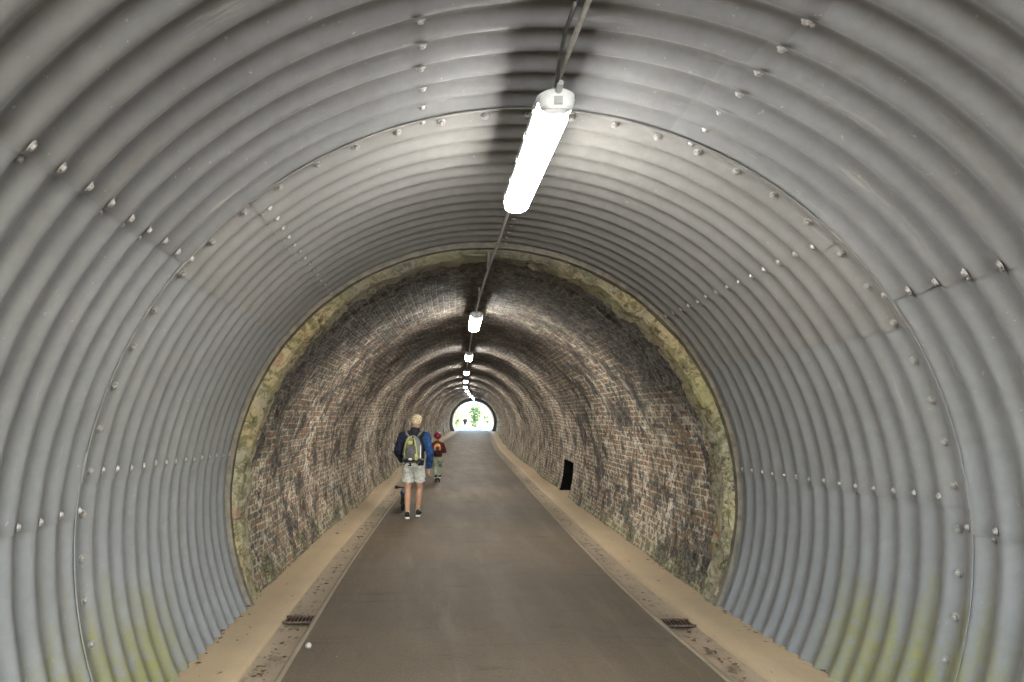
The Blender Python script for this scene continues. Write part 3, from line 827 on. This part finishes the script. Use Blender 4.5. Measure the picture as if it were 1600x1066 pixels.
def wheel(parent, c, r, w, hub=.35):
    rt = MB(); n = 28; v = []; f = []
    for i in range(n):
        a = 2*PI*i/n
        for k in range(8):
            bta = 2*PI*k/8; rr = r-w+w*math.cos(bta)
            v.append((c[0]+w*math.sin(bta), c[1]+rr*math.cos(a), c[2]+rr*math.sin(a)))
    for i in range(n):
        for k in range(8): f.append((i*8+k, i*8+(k+1)%8, ((i+1)%n)*8+(k+1)%8, ((i+1)%n)*8+k))
    whl = empty('wheel', (0,0,0)); whl.parent = parent
    obj('tyre', v, f, M['rubber'], whl, True)
    h = MB(); h.tube((c[0]-w*1.1,c[1],c[2]), (c[0]+w*1.1,c[1],c[2]), r*.2, n=14)
    for k in range(5):
        a = 2*PI*k/5; h.tube(c, (c[0], c[1]+(r-w*1.6)*math.cos(a), c[2]+(r-w*1.6)*math.sin(a)), w*.4, n=8)
    h.build('rim', M['alloy'], whl, True)
d = MB(); d.box((0,.14,.075), (.125,.42,.022)); d.box((0,-.10,.085), (.09,.10,.016), Matrix.Rotation(.35,3,'X'))
d.build('deck', M['rubber'], sc)
wheel(sc, (-.05,-.10,.052), .052, .014); wheel(sc, (.05,-.10,.052), .052, .014); wheel(sc, (0,.44,.058), .058, .015)
d = MB(); d.tube((0,.43,.10), (0,.36,.76), .016, .015); d.tube((0,.34,.075), (0,.42,.16), .018, .018); d.build('stem', M['alloy'], sc, True)
d = MB(); d.tube((-.20,.37,.735), (.20,.37,.735), .012); d.build('handlebar', M['rubber'], sc, True)

# --- the little dark bike beyond the man's left leg
bx_, by_ = -.435, 12.45
bk = empty('balance_bike'); bk.location = (bx_, by_, gz(by_)+.004)
tag(bk, 'small dark child\'s bike standing just past the adult\'s left leg', 'bike')
wheel(bk, (0,0,.14), .14, .030); wheel(bk, (0,.46,.14), .14, .030)
d = MB(); d.path([(0,.0,.125), (.0,.08,.24), (0,.24,.25), (0,.38,.36)], .016, 10); d.build('frame', M['bike_blue'], bk, True)
d = MB()
for sx in (-1, 1): d.tube((sx*.035,0,.125), (sx*.02,.10,.25), .011); 
d.tube((-.04,0,.125), (.04,0,.125), .010); d.build('rear_fork', M['bike_blue'], bk, True)
d = MB()
for sx in (-1, 1): d.tube((sx*.035,.46,.125), (sx*.03,.42,.27), .011)
d.box((0,.417,.275), (.085,.03,.03)); d.tube((0,.417,.275), (0,.390,.375), .014); d.build('front_fork', M['bike_blue'], bk, True)
d = MB(); d.path([(-.12,.36,.385), (-.07,.38,.38), (0,.39,.375), (.07,.38,.38), (.12,.36,.385)], .011); d.build('handlebar', M['rubber'], bk, True)
for sx in (-1, 1):
    d = MB(); d.tube((sx*.085,.370,.383), (sx*.150,.35,.387), .024, .030); d.build('grip', M['grip_red'], bk, True)
fuse('saddle', [('e', (0,.07,.315), (.055,.08,.028)), ('c', (0,.10,.315), (0,.18,.315), .026, .018), ('c', (0,.09,.24), (0,.08,.32), .014, .014)], M['rubber'], bk, .006, 2)
fuse('mudguard', [('c', (0,-.05,.30), (0,.06,.33), .038, .038), ('c', (0,-.02,.30), (0,.04,.20), .034, .030)], M['bike_blue'], bk, .006, 2)

# --- the distant walker, outside the far mouth
py_ = 104.0; px_ = (726.6-668)/1110*py_
dp = empty('person'); dp.location = (px_, py_, gz(py_)); 
tag(dp, 'tiny dark-clothed figure walking in the daylight beyond the far mouth of the tunnel', 'person')
fuse('body', head((0,.02,1.60))+[('c', (0,0,1.42), (0,0,1.54), .055, .055), ('c', (0,0,1.38), (-.17,0,1.36), .07, .06), ('c', (0,0,1.38), (.17,0,1.36), .07, .06), ('c', (-.18,0,1.36), (-.25,0,1.10), .05, .04), ('c', (-.25,0,1.1), (-.24,.08,.85), .04, .03), ('c', (.18,0,1.36), (.26,0,1.10), .05, .04), ('c', (.26,0,1.1), (.22,.12,.86), .04, .03), ('e', (0,0,1.15), (.16,.11,.25)), ('e', (0,0,.93), (.16,.11,.14)), ('c', (-.08,0,.9), (-.09,.06,.48), .09, .06), ('c', (-.09,.06,.48), (-.09,-.04,.08), .055, .035), ('c', (.08,0,.9), (.09,.12,.5), .09, .06), ('c', (.09,.12,.5), (.09,.16,.08), .055, .035), ('c', (-.09,-.04,.06), (-.09,.14,.04), .04, .03), ('c', (.09,.16,.06), (.09,.34,.04), .04, .03)], M['skin'], dp, .012, 1)
fuse('coat', [('e', (0,0,1.16), (.21,.15,.28)), ('t', (0,0,.80), (0,0,1.2), .21, .19), ('c', (0,0,1.37), (-.18,0,1.34), .09, .08), ('c', (0,0,1.37), (.18,0,1.34), .09, .08), ('c', (-.19,0,1.34), (-.26,0,1.10), .07, .06), ('c', (-.26,0,1.1), (-.24,.07,.90), .06, .05), ('c', (.19,0,1.34), (.27,0,1.10), .07, .06), ('c', (.27,0,1.1), (.23,.10,.90), .06, .05)], M['darkest'], dp, .014, 2)
fuse('trousers', [('c', (-.08,0,.85), (-.09,.06,.48), .11, .085), ('t', (-.09,.06,.48), (-.09,-.03,.10), .085, .07), ('c', (.08,0,.85), (.09,.12,.5), .11, .085), ('t', (.09,.12,.5), (.09,.15,.10), .085, .07)], M['darkest'], dp, .014, 2)
fuse('hair', [('e', (0,0,1.635), (.088,.10,.085))], M['darkest'], dp, .012, 1)
# ---------------------------------------------------------------- outside the far mouth
t = NT('foliage'); n = t.noise(t.obj, 1.3, 3); 
c = t.mix(t.step(n, .35, .65), (.042, .070, .026), (.085, .12, .055)); M['leaf'] = t.fin(c, .6, 0, None, .3)
t = NT('foliage_yellow'); n = t.noise(t.obj, 1.0, 3)
c = t.mix(t.step(n, .35, .65), (.040, .060, .016), (.080, .095, .035)); M['leaf2'] = t.fin(c, .6, 0, None, .3)
M['bark'] = simple('bark', (.20, .17, .13), .9, 0, 8, .4, .8, .03)
def tree(x, y, h, w, seed, mat, label, nleaf=4200):
    rg = random.Random(seed); z0 = gz(y)-.1
    r = empty('tree', (x, y, z0)); tag(r, label, 'tree', 'trees beyond the far mouth')
    b = MB(); b.tube((0,0,0), (.1,0,h*.45), .10+h*.006, .08, 12); tips = []
    for k in range(7):
        a = k*2.4+rg.random(); L = w*(.35+.3*rg.random()); z1 = h*(.30+.06*k)
        e = (L*math.cos(a), L*math.sin(a), z1+h*.16); b.tube((.05,0,z1), e, .07, .03, 8); tips.append(e)
    b.tube((.1,0,h*.45), (0,.1,h*.9), .08, .03, 10)
    b.build('trunk', M['bark'], r, True)
    cl = [(Vector(e), w*.30) for e in tips]+[(Vector((rg.gauss(0,w*.22), rg.gauss(0,w*.22), h*rg.uniform(.12,.95))), w*rg.uniform(.14,.28)) for _ in range(14)]
    c = MB()
    for _ in range(nleaf):
        p0, rr = rg.choice(cl); d = Vector((rg.gauss(0,1), rg.gauss(0,1), rg.gauss(0,1))).normalized()*rr*rg.random()**.4
        p = p0+d; s = rg.uniform(.14,.30); u = Vector((rg.gauss(0,1), rg.gauss(0,1), rg.gauss(0,.6))).normalized(); v_ = u.orthogonal().normalized()
        c.add([p-u*s, p+v_*s*.5, p+u*s, p-v_*s*.5], [(0,1,2,3)])
    c.build('crown', M[mat], r)
tree(4.2, 119, 3.6, 3.6, 1, 'leaf2', 'low yellow-green tree left of the walker beyond the far mouth')
tree(9.6, 134, 4.9, 4.2, 2, 'leaf', 'mid green tree right behind the walker beyond the far mouth')
tree(10.9, 150, 8.2, 4.6, 3, 'leaf2', 'taller yellow-green tree at the middle of the far mouth')
tree(16.5, 160, 4.2, 6, 4, 'leaf', 'low broad tree at the right of the far mouth')
# ---------------------------------------------------------------- light, sky, camera
W = bpy.data.worlds.new('World'); S.world = W; W.use_nodes = True
nt = W.node_tree; bg = nt.nodes['Background']
sky = nt.nodes.new('ShaderNodeTexSky'); sky.sky_type = 'NISHITA'; sky.sun_disc = False
sky.sun_elevation = R_(44); sky.sun_rotation = R_(160)
nt.links.new(sky.outputs[0], bg.inputs[0]); bg.inputs[1].default_value = .15
sun = bpy.data.lights.new('sun', 'SUN'); sun.energy = 4.5; sun.angle = R_(.5); sun.color = (1, .95, .86)
so = bpy.data.objects.new('sun', sun); link(so)
az = R_(160); el = R_(44)                      # sun_rotation runs clockwise from +Y
dirv = Vector((math.sin(az)*math.cos(el), math.cos(az)*math.cos(el), math.sin(el)))
so.rotation_euler = (-dirv).to_track_quat('-Z', 'Y').to_euler(); so.location = (0,-20,30)
cam = bpy.data.cameras.new('camera'); co = bpy.data.objects.new('camera', cam); link(co)
co.location = (0,0,1.6); co.rotation_euler = (R_(90), 0, 0)
cam.sensor_width = 36; cam.lens = 36*1110/1600
cam.shift_x = (800-668)/1600; cam.shift_y = (667-533)/1600
cam.clip_start = .05; cam.clip_end = 3000
S.camera = co
S.view_settings.view_transform = 'Standard'; S.view_settings.look = 'None'
S.view_settings.exposure = 5.05; S.view_settings.gamma = 1
cy = S.cycles
cy.use_denoising = True
cy.max_bounces = 6; cy.diffuse_bounces = 1; cy.glossy_bounces = 3
cy.sample_clamp_indirect = 3.0; cy.sample_clamp_direct = 0
cy.caustics_reflective = False; cy.caustics_refractive = False
